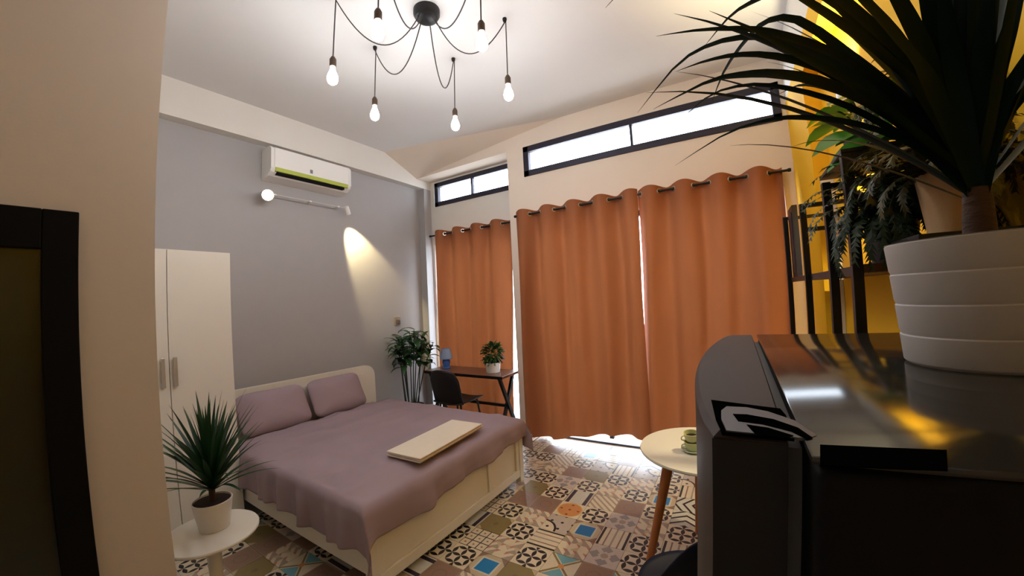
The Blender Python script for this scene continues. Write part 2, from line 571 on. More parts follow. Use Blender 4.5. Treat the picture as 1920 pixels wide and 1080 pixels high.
for iy in range(17):
    for ix in range(-2, 17):
        x, y = round(-2.85 + 0.2 * ix, 2), round(0.45 + 0.2 * iy, 2)
        if ix < 0 and y > 1.3:
            continue
        kind, q = FIXED.get((x, y), (_tr.choice(_pool), _tr.randrange(4)))
        if (x < -2.05 and 1.40 <= y < 2.65) or (x > -0.2 and y < 0.9):
            continue                                    # covered by the bed or the refrigerator
        t = bpy.data.objects.new('tile', tile_mesh(kind))
        t.location = (x + .1, y + .1, 0)
        t.rotation_euler = (0, 0, q * PI / 2)
        t.parent = floor
        COL.objects.link(t)
        n_tiles += 1

# ------------------------------------------------------------------ windows and door


def window(name, x0, x1, z0, z1, y, fw, mull, label, depth=.06, pane=None, rail=(), sill=None):
    f = MB().box(x0, x1, y, y + depth, z0, z0 + (sill or fw), .004).box(x0, x1, y, y + depth, z1 - fw, z1, .004).box(x0, x0 + fw, y, y + depth, z0, z1, .004).box(x1 - fw, x1, y, y + depth, z0, z1, .004)
    w = struct(f.build(name, M_alu), label)
    xs = [x0 + fw] + [m for m in mull] + [x1 - fw]
    for m, mw in [(m, mw) for m, mw in zip(mull, [0.045 if z1 - z0 > 1 else 0.026] * len(mull))]:
        MB().box(m - mw / 2, m + mw / 2, y + .008, y + depth - .008, z0 + fw - .002, z1 - fw + .002).build('mullion', M_alu, w)
    for r in rail:
        MB().box(x0 + fw, x1 - fw, y + .012, y + depth - .012, r - .03, r + .03).build('mid_rail', M_alu, w)
    for a, b in zip(xs, xs[1:]):
        MB().box(a, b, y + depth / 2 - .003, y + depth / 2 + .003, z0 + fw, z1 - fw).build('pane', pane or glass('clear_glass'), w)
    return w


window('window_1', -2.105, 0.512, 3.045, 3.408, YW - .012, .070, [-0.83], 'long dark-framed transom window above the two wide curtain panels')
window('window_2', -3.79, -2.375, 3.03, 3.385, YREC - .012, .066, [-3.10], 'short dark-framed transom window in the recess above the desk')
window('window_3', -2.09, 0.455, 0.0, 2.45, YW + .06, .06, [-1.24, -0.40], 'glazed balcony door behind the two wide curtain panels', sill=.014)
window('window_4', -3.835, -2.365, 0.0, 2.45, YREC + .05, .06, [-3.10], 'glazed balcony door behind the desk curtain', sill=.014)

yd = 0.188
d1 = struct(MB().box(XN - .02, XN + .03, yd - .098, yd, 0, 1.987, .004).box(XN - .02, XN + .03, yd - .95, yd - .098, 1.848, 1.987, .004).box(XN - .02, XN + .03, yd - 1.05, yd - .95, 0, 1.987, .004).build('door_1', M_door_black), 'dark framed glazed door in the off-white wall')
MB().box(XN - .012, XN + .012, yd - .952, yd - .096, 0.02, 1.85).build('pane', mat('smoked_glass', (46, 48, 40), 0.25, vary=0.15, scale=2.0), d1)

# ------------------------------------------------------------------ curtains and rods
M_curtain = mat('curtain_fabric', (150, 88, 50), 0.75, scale=2, stretch=(4, 4, .5), transl=0.11, rgb2=(132, 74, 40))
ROD_Y, ROD_Z = YW - .10, 2.57
LROD_Y, LROD_Z = YREC - .10, 2.585


def rod(name, x0, x1, y, z, label):
    t = thing(name, (x0, y, z), label, 'curtain rod')
    MB().tube([(x0, y, z), (x1, y, z)], .011, 10).build('pole', M_black_metal, t, True)
    for x in (x0, x1):
        MB().lathe((x, y, z), [(0, -.014), (.014, -.014), (.017, 0), (.014, .014), (0, .014)], 12, (1, 0, 0)).build('end_cap', M_black_metal, t, True)
    for x in (x0 + .06, x1 - .06):
        MB().box(x - .008, x + .008, y, y + .10, z - .006, z + .006).build('bracket', M_black_metal, t)


rod('curtain_rod', -2.20, 0.50, ROD_Y, ROD_Z, 'long black curtain rod under the long transom window')
rod('curtain_rod', -3.82, -2.36, LROD_Y, LROD_Z, 'short black curtain rod in the recess above the desk')


def curtain(x0, x1, y, zrod, nw, ph, zb, label, group, xb0=None, xb1=None):
    """Pleated panel threaded on the rod through eyelets."""
    xb0 = x0 if xb0 is None else xb0
    xb1 = x1 if xb1 is None else xb1
    rr = random.Random(int(x0 * 100))
    jit = [rr.uniform(-.4, .4) for _ in range(12)]
    t = thing('curtain', ((x0 + x1) / 2, y, 0.0), label, 'curtain', group)
    ztop = zrod + .05

    def fn(s, h):
        z = ztop + (zb(s) - ztop) * h
        a = 2 * PI * nw * s + ph
        k = min(1.0, h * 2.5)
        amp = .050 * (1 - .1 * k) + .018 * k * math.sin(7.1 * s + 1.3)
        yy = y + amp * math.sin(a + k * .35 * math.sin(3 * s * PI + 1)) + .006 * k * math.sin(2.3 * a + 1.1)
        lo, hi = x0 + (xb0 - x0) * h, x1 + (xb1 - x1) * h
        xx = lo + (hi - lo) * s + .012 * math.cos(a) * (1 - .5 * k) + .012 * k * math.sin(a * .5 + 4 * h)
        zz = z - (.014 * (1 - h) * (1 if h < .02 else 0)) * math.sin(a) * 1.0
        return Vector((xx, yy, zz))
    n = int(nw * 22)
    MB().grid(n, 40, fn).build('fabric', M_curtain, t, 'all', recalc=False)
    k = 0
    while True:                                          # eyelets where the cloth crosses the rod
        s = (k * PI - ph) / (2 * PI * nw)
        k += 1
        if s < .01:
            continue
        if s > .99:
            break
        p = fn(s, .022)
        q = fn(min(1, s + .004), .022) - fn(max(0, s - .004), .022)
        ax = Vector((q.y, -q.x, 0)).normalized()
        MB().torus((p.x, y, zrod), .022, .0045, ax, 16, 6).build('eyelet', M_steel, t, True)


curtain(-2.185, -0.803, ROD_Y, ROD_Z, 4.5, 2.9, lambda s: .03 + .14 * max(0, min(1, (s - .24) * 2.2)), 'wide orange-brown curtain panel beside the column, lit from under its hem', 'orange-brown eyelet curtains', None, -0.792)
curtain(-0.785, 0.46, ROD_Y, ROD_Z, 4.0, 2.5, lambda s: .14 - .11 * min(1, s * 3), 'wide orange-brown curtain panel beside the yellow wall', 'orange-brown eyelet curtains', -0.825, 0.40)
curtain(-3.745, -2.44, LROD_Y, LROD_Z, 4.0, 2.6, lambda s: .05, 'orange-brown curtain panel hanging in the recess behind the desk', 'orange-brown eyelet curtains', -3.73, -2.55)

# ------------------------------------------------------------------ wardrobe
wd = thing('wardrobe', (-3.6, .78, 0), 'tall white two-door wardrobe beside the bed head', 'wardrobe')
WX, WY0, WY1, WZ = -3.22, .36, 1.18, 2.06
MB().box(-3.97, WX - .02, WY0, WY1, .06, WZ, .002).build('carcass', M_white_lacquer, wd)
MB().box(-3.97, WX - .05, WY0 + .01, WY1 - .01, 0, .06).build('plinth', M_white_lacquer, wd)
for y0, y1, hy in ((WY0 + .002, .767, .728), (.771, WY1 - .002, .800)):
    d = MB().box(WX - .02, WX, y0, y1, .065, WZ - .003, .002).build('door', M_white_lacquer, wd)
    h = MB()
    h.box(WX + .012, WX + .022, hy - .012, hy + .012, 1.12, 1.32, .003)
    for z in (1.15, 1.29):
        h.box(WX, WX + .013, hy - .005, hy + .005, z - .005, z + .005)
    h.build('handle', mat('satin_handle', (186, 180, 168), .4, .5), d)

# ------------------------------------------------------------------ air conditioner
ac = thing('air_conditioner', (XL, 2.2, 2.95), 'white wall air conditioner with green louvre on the grey wall', 'air conditioner')
prof = [(-3.995, 3.25), (-3.83, 3.25), (-3.795, 3.22), (-3.79, 3.02), (-3.81, 2.985), (-3.86, 2.955), (-3.995, 2.93)]
MB().prism([(x, 1.77, z) for x, z in prof], (0, .90, 0)).build('body', M_white_plastic, ac)
for y in (1.755, 2.66):
    MB().prism([(x + (.004 if x > -3.9 else 0), y, z + .003) for x, z in prof], (0, .025, 0)).build('end_cover', M_white_plastic, ac)
MB().box(-3.80, -3.784, 1.79, 2.65, 3.03, 3.235, .004).build('front_panel', M_white_plastic, ac)
MB().box(-3.845, -3.782, 1.80, 2.64, 2.990, 3.034, .004, M=None).build('louvre', mat('green_louvre', (172, 184, 70), .35), ac)
MB().box(-3.86, -3.795, 1.82, 2.60, 2.966, 2.990).build('outlet_slot', M_door_black, ac)
MB().box(-3.785, -3.781, 2.17, 2.20, 3.055, 3.095).build('badge', mat('grey_badge', (120, 120, 118), .4), ac)

# ------------------------------------------------------------------ track with two spot heads under it
tk = thing('spotlight_track', (XL, 2.2, 2.76), 'thin white wall track with two spot heads below the air conditioner', 'spotlight')
MB().box(-3.93, -3.916, 1.72, 2.72, 2.78, 2.794, .003).build('rail', mat('track_grey', (186, 182, 178), .5), tk)
for y in (1.86, 2.25, 2.6):
    MB().box(XL, -3.91, y - .012, y + .012, 2.78, 2.795).build('wall_arm', M_white_plastic, tk)


def spot_head(p, d, energy, angle, blend, lens_e, k=1.0):
    p, d = Vector(p), Vector(d).normalized()
    MB().tube([(p.x, p.y, 2.78), p - d * .02], .006, 8).build('neck', M_white_plastic, tk, True)
    h = MB().lathe(p - d * .05, [(0, 0), (.026 * k, 0), (.034 * k, .012), (.036 * k, .10), (.033 * k, .10), (.031 * k, .085)], 20, d).build('spot_head', M_white_plastic, tk, True)
    MB().lathe(p + d * .032, [(0, 0.002), (.031 * k, 0.0)], 20, d).build('lens', emit('spot_lens_%d' % lens_e, (255, 226, 160), lens_e), h)
    l = bpy.data.lights.new('track_spot', 'SPOT')
    l.energy = energy
    l.color = (1.0, .80, .42)
    l.spot_size = angle
    l.spot_blend = blend
    l.shadow_soft_size = .02
    o = bpy.data.objects.new('track_spot', l)
    o.location = p + d * .06
    o.rotation_euler = d.to_track_quat('-Z', 'Y').to_euler()
    COL.objects.link(o)


spot_head((-3.86, 1.76, 2.755), (.86, -.40, -.30), SPOT_W * .25, math.radians(80), .6, 60, 1.6)
spot_head((-3.83, 2.66, 2.74), (-.31, .50, -.81), SPOT_W * 1.7, math.radians(52), .5, 5, .75)

# small socket holder on the grey wall
sk = thing('wall_socket', (XL, 3.50, 1.39), 'small grey socket box on the grey wall above the leafy plant', 'socket')
MB().box(XL, XL + .012, 3.45, 3.55, 1.33, 1.45, .004).build('plate', mat('socket_plate', (150, 138, 126), .5), sk)
MB().box(XL + .012, XL + .04, 3.475, 3.525, 1.345, 1.41, .006).build('plug', mat('socket_plug', (96, 84, 76), .5), sk)

# ------------------------------------------------------------------ chandelier
HUB = Vector((-1.68, 1.79, ZC))
ch = thing('spider_chandelier', HUB, 'black spider chandelier with draped cables and six glowing bare bulbs', 'chandelier')
MB().lathe(HUB + Vector((0, 0, -.075)), [(0, 0), (.05, 0), (.078, .012), (.092, .04), (.092, .075), (0, .075)], 32).build('canopy', M_black_metal, ch, True)
M_cable = mat('braided_cable', (52, 46, 46), .7)
M_bulb = emit('warm_bulb', (250, 249, 250), 1.0)
BULB_AREA = 4 * PI * .033 ** 2
M_bulb.node_tree.nodes['Principled BSDF'].inputs['Emission Strength'].default_value = BULB_W / (PI * BULB_AREA)
for k, (a, R, drop, sag) in enumerate(((44.6, .557, .45, .26), (111, .57, .445, .36), (176.8, .59, .425, .30), (-127, .60, .45, .27), (-72.3, .596, .45, .28), (-15.6, .586, .45, .25))):
    a = math.radians(a)
    hk = HUB + Vector((R * math.cos(a), R * math.sin(a), 0))
    s0 = HUB + Vector((.06 * math.cos(a), .06 * math.sin(a), -.07))
    pts = []
    top = hk + Vector((0, 0, -.03))
    for i in range(21):
        t = i / 20
        pts.append(s0.lerp(top, t) - Vector((0, 0, sag * 4 * t * (1 - t) * (1 + .25 * (.5 - t)))))
    pts += [hk + Vector((.006, .004, -.024)), hk + Vector((.006, .004, -.05)), hk + Vector((.004, .002, -.2)), hk + Vector((0, 0, -drop))]
    MB().tube(pts, .0042, 6).build('cable', M_cable, ch, True)
    MB().lathe(hk + Vector((0, 0, -.03)), [(0, 0), (.012, .004), (.016, .018), (.016, .03), (0, .03)], 12).build('ceiling_hook', M_black_metal, ch, True)
    sb = hk + Vector((0, 0, -drop))
    MB().lathe(sb + Vector((0, 0, -.075)), [(0, 0), (.019, 0), (.021, .008), (.021, .05), (.012, .068), (.006, .075), (0, .075)], 16).build('socket', mat('bronze_socket', (70, 52, 38), .45, .4), ch, True)
    MB().lathe(sb + Vector((0, 0, -.195)), [(0, 0), (.014, .003), (.027, .014), (.0335, .034), (.033, .050), (.026, .074), (.018, .094), (.014, .106), (.0135, .122)], 20).build('bulb', M_bulb, ch, True)

# ------------------------------------------------------------------ bed
BX0, BX1, BY0, BY1 = -3.70, -1.72, 1.20, 2.84
M_duvet = mat('mauve_cotton', (158, 141, 151), .75, vary=.05, scale=2.5, bump=.10, bscale=26, rgb2=(146, 127, 138))
M_bed = mat('bed_white', (222, 217, 205), .4, vary=.02)
bed = thing('bed', (-2.7, 2.02, 0), 'white wooden double bed with panelled footboard and rounded headboard', 'bed')


def rounded_board(x, dx, y0, y1, z0, z1, r, bm=None):
    o = [(x, y0, z0), (x, y1, z0)]
    o += [(x, y1 - r + r * math.sin(t), z1 - r + r * math.cos(t)) for t in [PI / 2 * (1 - i / 8) for i in range(9)]]
    o += [(x, y0 + r - r * math.sin(t), z1 - r + r * math.cos(t)) for t in [PI / 2 * i / 8 for i in range(9)]]
    return (bm or MB()).prism(o, (dx, 0, 0))


hb = rounded_board(BX0 - .055, .055, BY0 - .02, BY1 + .02, .10, .925, .12).build('headboard', M_bed, bed, True)
rounded_board(BX0, .012, BY0 + .07, BY1 - .07, .30, .84, .08).build('headboard_panel', M_bed, hb, True)
for y in (BY0, BY1 - .06):
    MB().box(BX0 - .055, BX0, y, y + .06, 0, .12, .003).build('leg', M_bed, bed)
    MB().box(BX1 - .04, BX1 + .012, y, y + .06, 0.0, .47, .004).build('corner_post', M_bed, bed)
fb = MB().box(BX1 - .032, BX1 - .012, BY0 + .05, BY1 - .05, .07, .46).build('footboard', M_bed, bed)
MB().box(BX1 - .012, BX1 + .006, BY0 + .055, BY1 - .055, .045, .115, .004).build('bottom_rail', M_bed, fb)
MB().box(BX1 - .012, BX1 + .006, BY0 + .055, BY1 - .055, .40, .465, .004).build('top_rail', M_bed, fb)
for y in (BY0 + .055, 2.32, BY1 - .105):
    MB().box(BX1 - .012, BX1 + .004, y, y + .05, .115, .40, .003).build('stile', M_bed, fb)
for y0 in (BY0, BY1 - .028):
    MB().box(BX0, BX1 - .03, y0, y0 + .028, .145, .29, .004).build('side_rail', M_bed, bed)
for y in (1.45, 1.74, 2.03, 2.32, 2.6):
    MB().box(BX0, BX1 - .03, y, y + .05, .24, .26).build('support_bar', M_bed, bed)
MB().box(BX0 + .01, BX1 - .045, BY0 + .032, BY1 - .032, .262, .50, .03, 3).build('mattress', M_duvet, bed)

# duvet: one sheet lying on the mattress and hanging over the foot and both sides
_dr = random.Random(11)
WR = [(_dr.uniform(0, PI), _dr.uniform(3, 12), _dr.uniform(0, 6.28), _dr.uniform(.0015, .005)) for _ in range(18)]


def roll(d, r=.05):
    """Arc length d past the edge -> (outward, down) over an edge of radius r."""
    if d <= 0:
        return d, 0.0
    if d < r * PI / 2:
        return r * math.sin(d / r), r * (1 - math.cos(d / r))
    return r, r + (d - r * PI / 2)


DX0, DX1, DY0, DY1, DZ = -3.41, BX1 + .0, BY0 - .005, BY1 + .005, .555


def duvet(s, t):
    a = DX0 + s * (DX1 + .155 - DX0)                     # along the bed, over the foot
    hang = .265
    b = DY0 - hang + t * (DY1 - DY0 + 2 * hang)          # across the bed
    far = b > (DY0 + DY1) / 2
    ox, dzx = roll(a - DX1 + .03)
    x = DX1 - .03 + ox
    if far:
        oy, dzy = roll(b - DY1 + .03)
        y = DY1 - .03 + oy
    else:
        oy, dzy = roll(DY0 + .03 - b)
        y = DY0 + .03 - oy
    z = DZ - max(dzx, dzy) - .30 * min(dzx, dzy)
    f = min(1, dzy / .1)
    g = min(1, dzx / .1)
    corner = min(1, dzy / .12) * min(1, dzx / .10)
    # folds on the hanging parts
    fold = .026 * math.sin(19 * a + 1.7 * math.sin(5 * a)) + .012 * math.sin(43 * a)
    y += (1 if far else -1) * f * (.012 + max(-.012, fold) * dzy / .25)
    foldx = .022 * math.sin(17 * b + 1.2 * math.sin(7 * b)) + .007 * math.sin(39 * b)
    x += g * (.022 + max(-.012, foldx) * dzx / .2)
    z += f * .012 * math.sin(7 * a + 1)
    z -= g * (.02 * (1 - (b - DY0) / (DY1 - DY0)) * 3 + .012 * math.sin(9 * b))
    if corner > 0:
        z -= .07 * corner ** 2 if not far else 0
        x += .02 * corner
        y += (.012 if far else -.012) * corner
    # soft quilt: higher in the middle, wrinkles
    if dzx == 0 and dzy == 0:
        u = min(1, (DX1 - a) / .25) * min(1, min(b - DY0, DY1 - b) / .25)
        z += .018 * max(0, u)
    for th, fr, ph, am in WR:
        z += am * (1 - abs(math.sin(fr * (x * math.cos(th) + y * math.sin(th)) + ph)) * 1.6) * (1 if dzy == 0 else .3)
    z += .006 * math.exp(-((a + 2.95 - .25 * (b - 2)) / .035) ** 2) + .005 * math.exp(-((a + 3.3 - .1 * (b - 2)) / .03) ** 2)
    if a < -3.19:
        y = max(y, 1.188)                                # tucked in beside the wardrobe
    return Vector((x, y, z))


dv = MB().grid(150, 150, duvet).build('duvet', M_duvet, None, 'all', recalc=False)
sm = dv.modifiers.new('thickness', 'SOLIDIFY')
sm.thickness = .012
sm.offset = -1
tag(dv, 'mauve duvet spread over the white double bed', 'duvet')


def pillow(c, sx, sy, sz, rot, label):
    def fn(s, t):
        a, b = -PI + 2 * PI * s, -PI / 2 + PI * t
        p = lambda v, e: math.copysign(abs(v) ** e, v)
        cx, cy = p(math.cos(b), .55) * p(math.cos(a), .42), p(math.cos(b), .55) * p(math.sin(a), .42)
        pinch = 1 - .10 * (1 - abs(cx)) * 1 - .0
        zz = p(math.sin(b), .9) * (1 - .45 * max(abs(cx), abs(cy)) ** 4)
        wr = .03 * math.sin(9 * cx + 3 * cy) * math.cos(7 * cy) * (1 - abs(zz))
        return Vector((sx * cx * (.96 + .06 * cy * cy) + wr * .1, sy * cy * (.95 + .08 * cx * cx), sz * (zz + wr * .5)))
    m = MB().grid(48, 24, fn)
    bmesh.ops.remove_doubles(m.bm, verts=m.bm.verts, dist=1e-4)
    bmesh.ops.transform(m.bm, matrix=Matrix.Translation(c) @ Euler(rot).to_matrix().to_4x4(), verts=m.bm.verts)
    o = m.build('pillow', M_duvet, None, 'all', loc=c)
    return tag(o, label, 'pillow', 'mauve pillows on the bed')


pillow((-3.535, 1.615, .722), .20, .325, .075, (0, math.radians(62), 0), 'mauve pillow leaning on the headboard on the wardrobe side')
pillow((-3.545, 2.265, .722), .20, .315, .07, (0, math.radians(63), math.radians(2)), 'mauve pillow leaning on the headboard on the leafy plant side')

# folded towel
tw = thing('folded_towel', (-1.95, 2.03, .58), 'cream folded towel lying across the foot of the mauve duvet', 'towel')
M_towel = mat('cream_towel', (240, 231, 214), .9, vary=.03, scale=20)
tang = math.radians(3.5)
for k, (z0, z1, dx, dy) in enumerate(((.588, .598, .0, 0), (.598, .608, .008, .006), (.608, .618, .002, .0), (.618, .628, .01, -.008))):
    Mt = Matrix.Translation((-1.945, 2.03, 0)) @ Matrix.Rotation(tang, 4, 'Z') @ Matrix.Translation((dx, dy, 0))
    MB().box(-.15, .15, -.365, .365, z0, z1, .006, 3, Mt).build('towel_layer', M_towel, tw, True)


# ------------------------------------------------------------------ leaf helpers
def ribbon(mb, pts, w, fold=.25, tip=.85, upv=(0, 0, 1)):
    """Strap leaf along pts: half width w in the middle, V fold, pointed tip."""
    pts = [Vector(p) for p in pts]
    n = len(pts) - 1
    rows = []
    for i, p in enumerate(pts):
        t = (pts[min(i + 1, n)] - pts[max(i - 1, 0)]).normalized()
        s = t.cross(Vector(upv))
        if s.length < .05:
            s = t.cross(Vector((1, .3, 0)))
        s.normalize()
        q = s.cross(t)
        f = i / n
        ww = w * (.55 + .45 * min(1, f / .25)) * (1 if f < .45 else max(.03, 1 - ((f - .45) / .55) ** 1.6))
        rows.append([mb.bm.verts.new(p - s * ww + q * ww * fold), mb.bm.verts.new(p), mb.bm.verts.new(p + s * ww + q * ww * fold)])
    for A, B in zip(rows, rows[1:]):
        for k in (0, 1):
            mb.bm.faces.new((A[k], A[k + 1], B[k + 1], B[k]))
    return mb


def spline(ctrl, n=10):
    """Catmull-Rom through control points."""
    c = [Vector(p) for p in ctrl]
    c = [c[0] * 2 - c[1]] + c + [c[-1] * 2 - c[-2]]
    out = []
    segs = len(c) - 3
    for k in range(n + 1):
        f = k / n * segs
        i = min(int(f), segs - 1)
        t = f - i
        p0, p1, p2, p3 = c[i:i + 4]
        out.append(.5 * ((2 * p1) + (p2 - p0) * t + (2 * p0 - 5 * p1 + 4 * p2 - p3) * t * t + (3 * p1 - p0 - 3 * p2 + p3) * t ** 3))
    return out


def arch(base, az, el, L, droop, n=9):
    """Centre line of a leaf leaving base at azimuth az and elevation el, bending down by droop radians over its length."""
    p = Vector(base)
    out = [p.copy()]
    for i in range(n):
        e = el - droop * ((i + .5) / n) ** 1.5
        p = p + Vector((math.cos(e) * math.cos(az), math.cos(e) * math.sin(az), math.sin(e))) * (L / n)
        out.append(p.copy())
    return out


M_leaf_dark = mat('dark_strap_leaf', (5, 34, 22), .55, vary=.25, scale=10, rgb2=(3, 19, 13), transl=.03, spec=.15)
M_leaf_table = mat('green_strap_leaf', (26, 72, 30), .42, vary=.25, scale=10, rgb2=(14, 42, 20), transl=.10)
M_leaf_mid = mat('mid_green_leaf', (52, 96, 38), .45, vary=.25, scale=20, rgb2=(24, 58, 22), transl=.15)
M_leaf_bright = mat('bright_green_leaf', (74, 150, 34), .4, vary=.2, scale=14, rgb2=(40, 110, 22), transl=.3)
M_trunk = mat('plant_trunk', (74, 48, 30), .85, vary=.25, scale=30, stretch=(1, 1, 3), bump=.4)
M_pot_white = mat('white_ceramic', (226, 222, 216), .35, vary=.015)


def pot(parent, c, r0, r1, h, soil_drop=.012, m=None, wall=.006):
    return MB().lathe(c, [(0, 0), (r0 - .004, 0), (r0, .004), (r1, h - .003), (r1 - .002, h), (r1 - wall, h), (r1 - wall - .001, h - soil_drop - .004), (0, h - soil_drop - .004)], 40).build('pot', m or M_pot_white, parent, True)


# ------------------------------------------------------------------ white round side table with its plant
TZ = .50
lt = thing('side_table', (-2.26, .66, 0), 'small white round pedestal table beside the bed with a potted dracaena', 'side table')
MB().lathe((-2.26, .66, TZ - .022), [(0, 0), (.20, 0), (.218, .008), (.22, .016), (.217, .022), (0, .022)], 56).build('table_top', M_white_lacquer, lt, True)
MB().lathe((-2.26, .66, 0), [(0, 0), (.15, 0), (.152, .008), (.06, .028), (.034, .08), (.03, .25), (.036, .42), (.07, .478), (0, .478)], 36).build('pedestal', M_white_lacquer, lt, True)

PB = Vector((-2.285, .685, TZ))
dp = thing('potted_dracaena', PB, 'spiky dracaena in a small white pot on the round side table', 'potted plant')
pot(dp, PB, .070, .094, .150)
MB().lathe(PB + Vector((0, 0, .126)), [(0, .018), (.04, .018), (.086, .015)], 24).build('soil', M_soil, dp, True)
MB().tube([PB + Vector((0, 0, .1)), PB + Vector((.002, .002, .16)), PB + Vector((0, .004, .22))], [.018, .016, .014], 10).build('trunk', M_trunk, dp, True)
_lr = random.Random(5)
cr = PB + Vector((0, .004, .19))
for k in range(84):
    f = k / 84
    az = k * 2.39996 + _lr.uniform(-.25, .25)
    el = math.radians(27 + 60 * f + _lr.uniform(-7, 7))
    L = _lr.uniform(.36, .47) * (1.0 if f < .8 else .92)
    ribbon(MB(), arch(cr + Vector((0, 0, .045 * f)), az, el, L * (.82 + .36 * f), math.radians(_lr.uniform(14, 40)) * (1.15 - f)), .0125, .3).build('leaf', M_leaf_table, dp, 'all', recalc=False)

# ------------------------------------------------------------------ white round dining table with splayed wooden legs
RZ = .72
RC = Vector((-.19, 2.268, 0))
M_oak = mat('orange_wood_leg', (178, 110, 58), .5, vary=.2, scale=12, stretch=(6, 6, 1), rgb2=(146, 82, 40))
rt_ = thing('round_table', RC, 'white round dining table on splayed orange wooden legs behind the refrigerator', 'table')
MB().lathe(RC + Vector((0, 0, RZ - .02)), [(0, 0), (.33, 0), (.343, .006), (.346, .012), (.343, .02), (0, .02)], 72).build('table_top', mat('table_white', (226, 222, 208), .4, vary=.02), rt_, True)
for k in range(3):
    a = math.radians(213.2 - 112 * k)
    d = Vector((math.cos(a), math.sin(a), 0))
    MB().tube([RC + d * .20 + Vector((0, 0, RZ - .03)), RC + d * .345], [.030, .0185], 14).build('leg', M_oak, rt_, True)
MB().lathe(RC + Vector((0, 0, RZ - .045)), [(0, 0), (.22, 0), (.22, .024), (0, .024)], 32).build('under_frame', M_black_metal, rt_, True)

# cups on it
CB = at_z(1298, 846, RZ)
M_cup = mat('pale_green_glaze', (212, 208, 150), .3, vary=.08, rgb2=(190, 204, 160))
cu = thing('saucer', CB, 'pale glazed saucer under two stacked cups on the round table', 'saucer')
MB().lathe(CB, [(0, 0), (.035, 0), (.058, .012), (.060, .015), (.056, .016), (.034, .006), (0, .006)], 32).build('dish', mat('saucer_glaze', (198, 206, 194), .25, vary=.03), cu, True)
MB().torus(CB + Vector((0, 0, .003)), .034, .003).build('foot_ring', M_cup, cu, True)


def cup(c, r, h, axis, label):
    t = thing('cup', c, label, 'cup', 'stacked cups on the round table')
    ax = Vector(axis).normalized()
    MB().lathe(c, [(0, 0), (r * .6, 0), (r * .85, h * .3), (r, h), (r - .004, h), (r * .78, h * .32), (0, h * .12)], 28, ax).build('bowl', M_cup, t, True)
    MB().lathe(Vector(c) + ax * (h * .55), [(0, 0), (r * .84, 0)], 28, ax).build('interior', mat('dark_interior', (40, 34, 16), .2), t)  # flat dark disc set inside the bowl
    s = ax.cross(Vector((-.5, .6, .1))).normalized()
    hp = [Vector(c) + ax * (h * .85) + s * r * .95, Vector(c) + ax * (h * .8) + s * r * 1.4, Vector(c) + ax * (h * .45) + s * r * 1.42, Vector(c) + ax * (h * .3) + s * r * .85]
    MB().tube(spline(hp, 10), .0035, 6).build('handle', M_cup, t, True)


cup(CB + Vector((0, 0, .0085)), .044, .050, (-.01, -.05, 1), 'lower pale green cup with dark drink standing on the saucer')
cup(CB + Vector((-.002, -.004, .0590)), .042, .050, (-.02, -.14, 1), 'upper pale green cup stacked on the other cup')

# navy shell chair beside the table
SCN = Vector((-.16, 1.50, 0))
SCA = math.radians(-72)
nc = thing('shell_chair', SCN, 'dark navy shell chair between the round table and the refrigerator', 'chair')
M_navy = mat('navy_plastic', (12, 18, 40), .55, vary=.05, spec=.2)


def shell(s, t):
    a = -PI + 2 * PI * s
    r = t
    x, y = .21 * r * math.cos(a), .215 * r * math.sin(a)
    back = max(0.0, (x - .02) / .19)
    z = .43 + .03 * r ** 4 + .36 * back ** 2.2 * (1 if x > .02 else 0)
    x += .05 * back ** 2
    return SCN + Vector((x * math.cos(SCA) - y * math.sin(SCA), x * math.sin(SCA) + y * math.cos(SCA), z))


so = MB().grid(40, 12, shell)
bmesh.ops.remove_doubles(so.bm, verts=so.bm.verts, dist=1e-4)
so = so.build('seat_shell', M_navy, nc, 'all')
sm = so.modifiers.new('thickness', 'SOLIDIFY')
sm.thickness = .008
for sx, sy in ((-1, -1), (1, -1), (1, 1), (-1, 1)):
    MB().tube([SCN + Vector((.10 * sx, .11 * sy, .425)), SCN + Vector((.20 * sx, .20 * sy, 0))], [.014, .010], 10).build('leg', M_black_metal, nc, True)

# ------------------------------------------------------------------ desk, chair, lamp, plants in the recess
DKX0, DKX1, DKY0, DKY1, DKZ = -3.55, -2.342, 3.52, 3.93, .74
dk = thing('desk', (-2.9, 3.7, 0), 'dark wooden desk on crossed black metal legs in the window recess', 'desk')
MB().box(DKX0, DKX1, DKY0, DKY1, DKZ - .03, DKZ, .004).build('desk_top', mat('desk_wood', (118, 84, 66), .3, vary=.2, scale=5, stretch=(1, 8, 8), rgb2=(92, 62, 48)), dk)
MB().box(DKX0, DKX1, DKY0 - .004, DKY0, DKZ - .034, DKZ - .002).build('edge_band', M_black_metal, dk)
for x in (DKX0 + .08, DKX1 - .06):
    MB().bar((x, DKY0 + .03, DKZ - .03), (x, DKY1 - .03, 0.0), .04, .03, (1, 0, 0)).build('leg', M_black_metal, dk)
    MB().bar((x - .032, DKY1 - .03, DKZ - .03), (x - .032, DKY0 + .03, 0.0), .04, .03, (1, 0, 0)).build('leg', M_black_metal, dk)
MB().box(DKX0 + .1, DKX1 - .1, 3.70, 3.73, .34, .37).build('stretcher', M_black_metal, dk)

CH = Vector((-2.93, 3.45, 0))
oc = thing('desk_chair', CH, 'black moulded chair drawn up to the desk', 'chair')
M_blk = mat('black_plastic', (14, 13, 15), .5)


def chair_shell(s, t):
    x = -.22 + .44 * t                     # seat runs from the back (x low) to the front
    y = (-.5 + s) * (.44 - .06 * abs(t - .5))
    dish = .02 * (1 - (2 * s - 1) ** 2)
    return CH + Vector((-y, x, .455 - dish))


so = MB().grid(14, 14, chair_shell).build('seat', M_blk, oc, 'all', recalc=False)
sm = so.modifiers.new('thickness', 'SOLIDIFY')
sm.thickness = .014


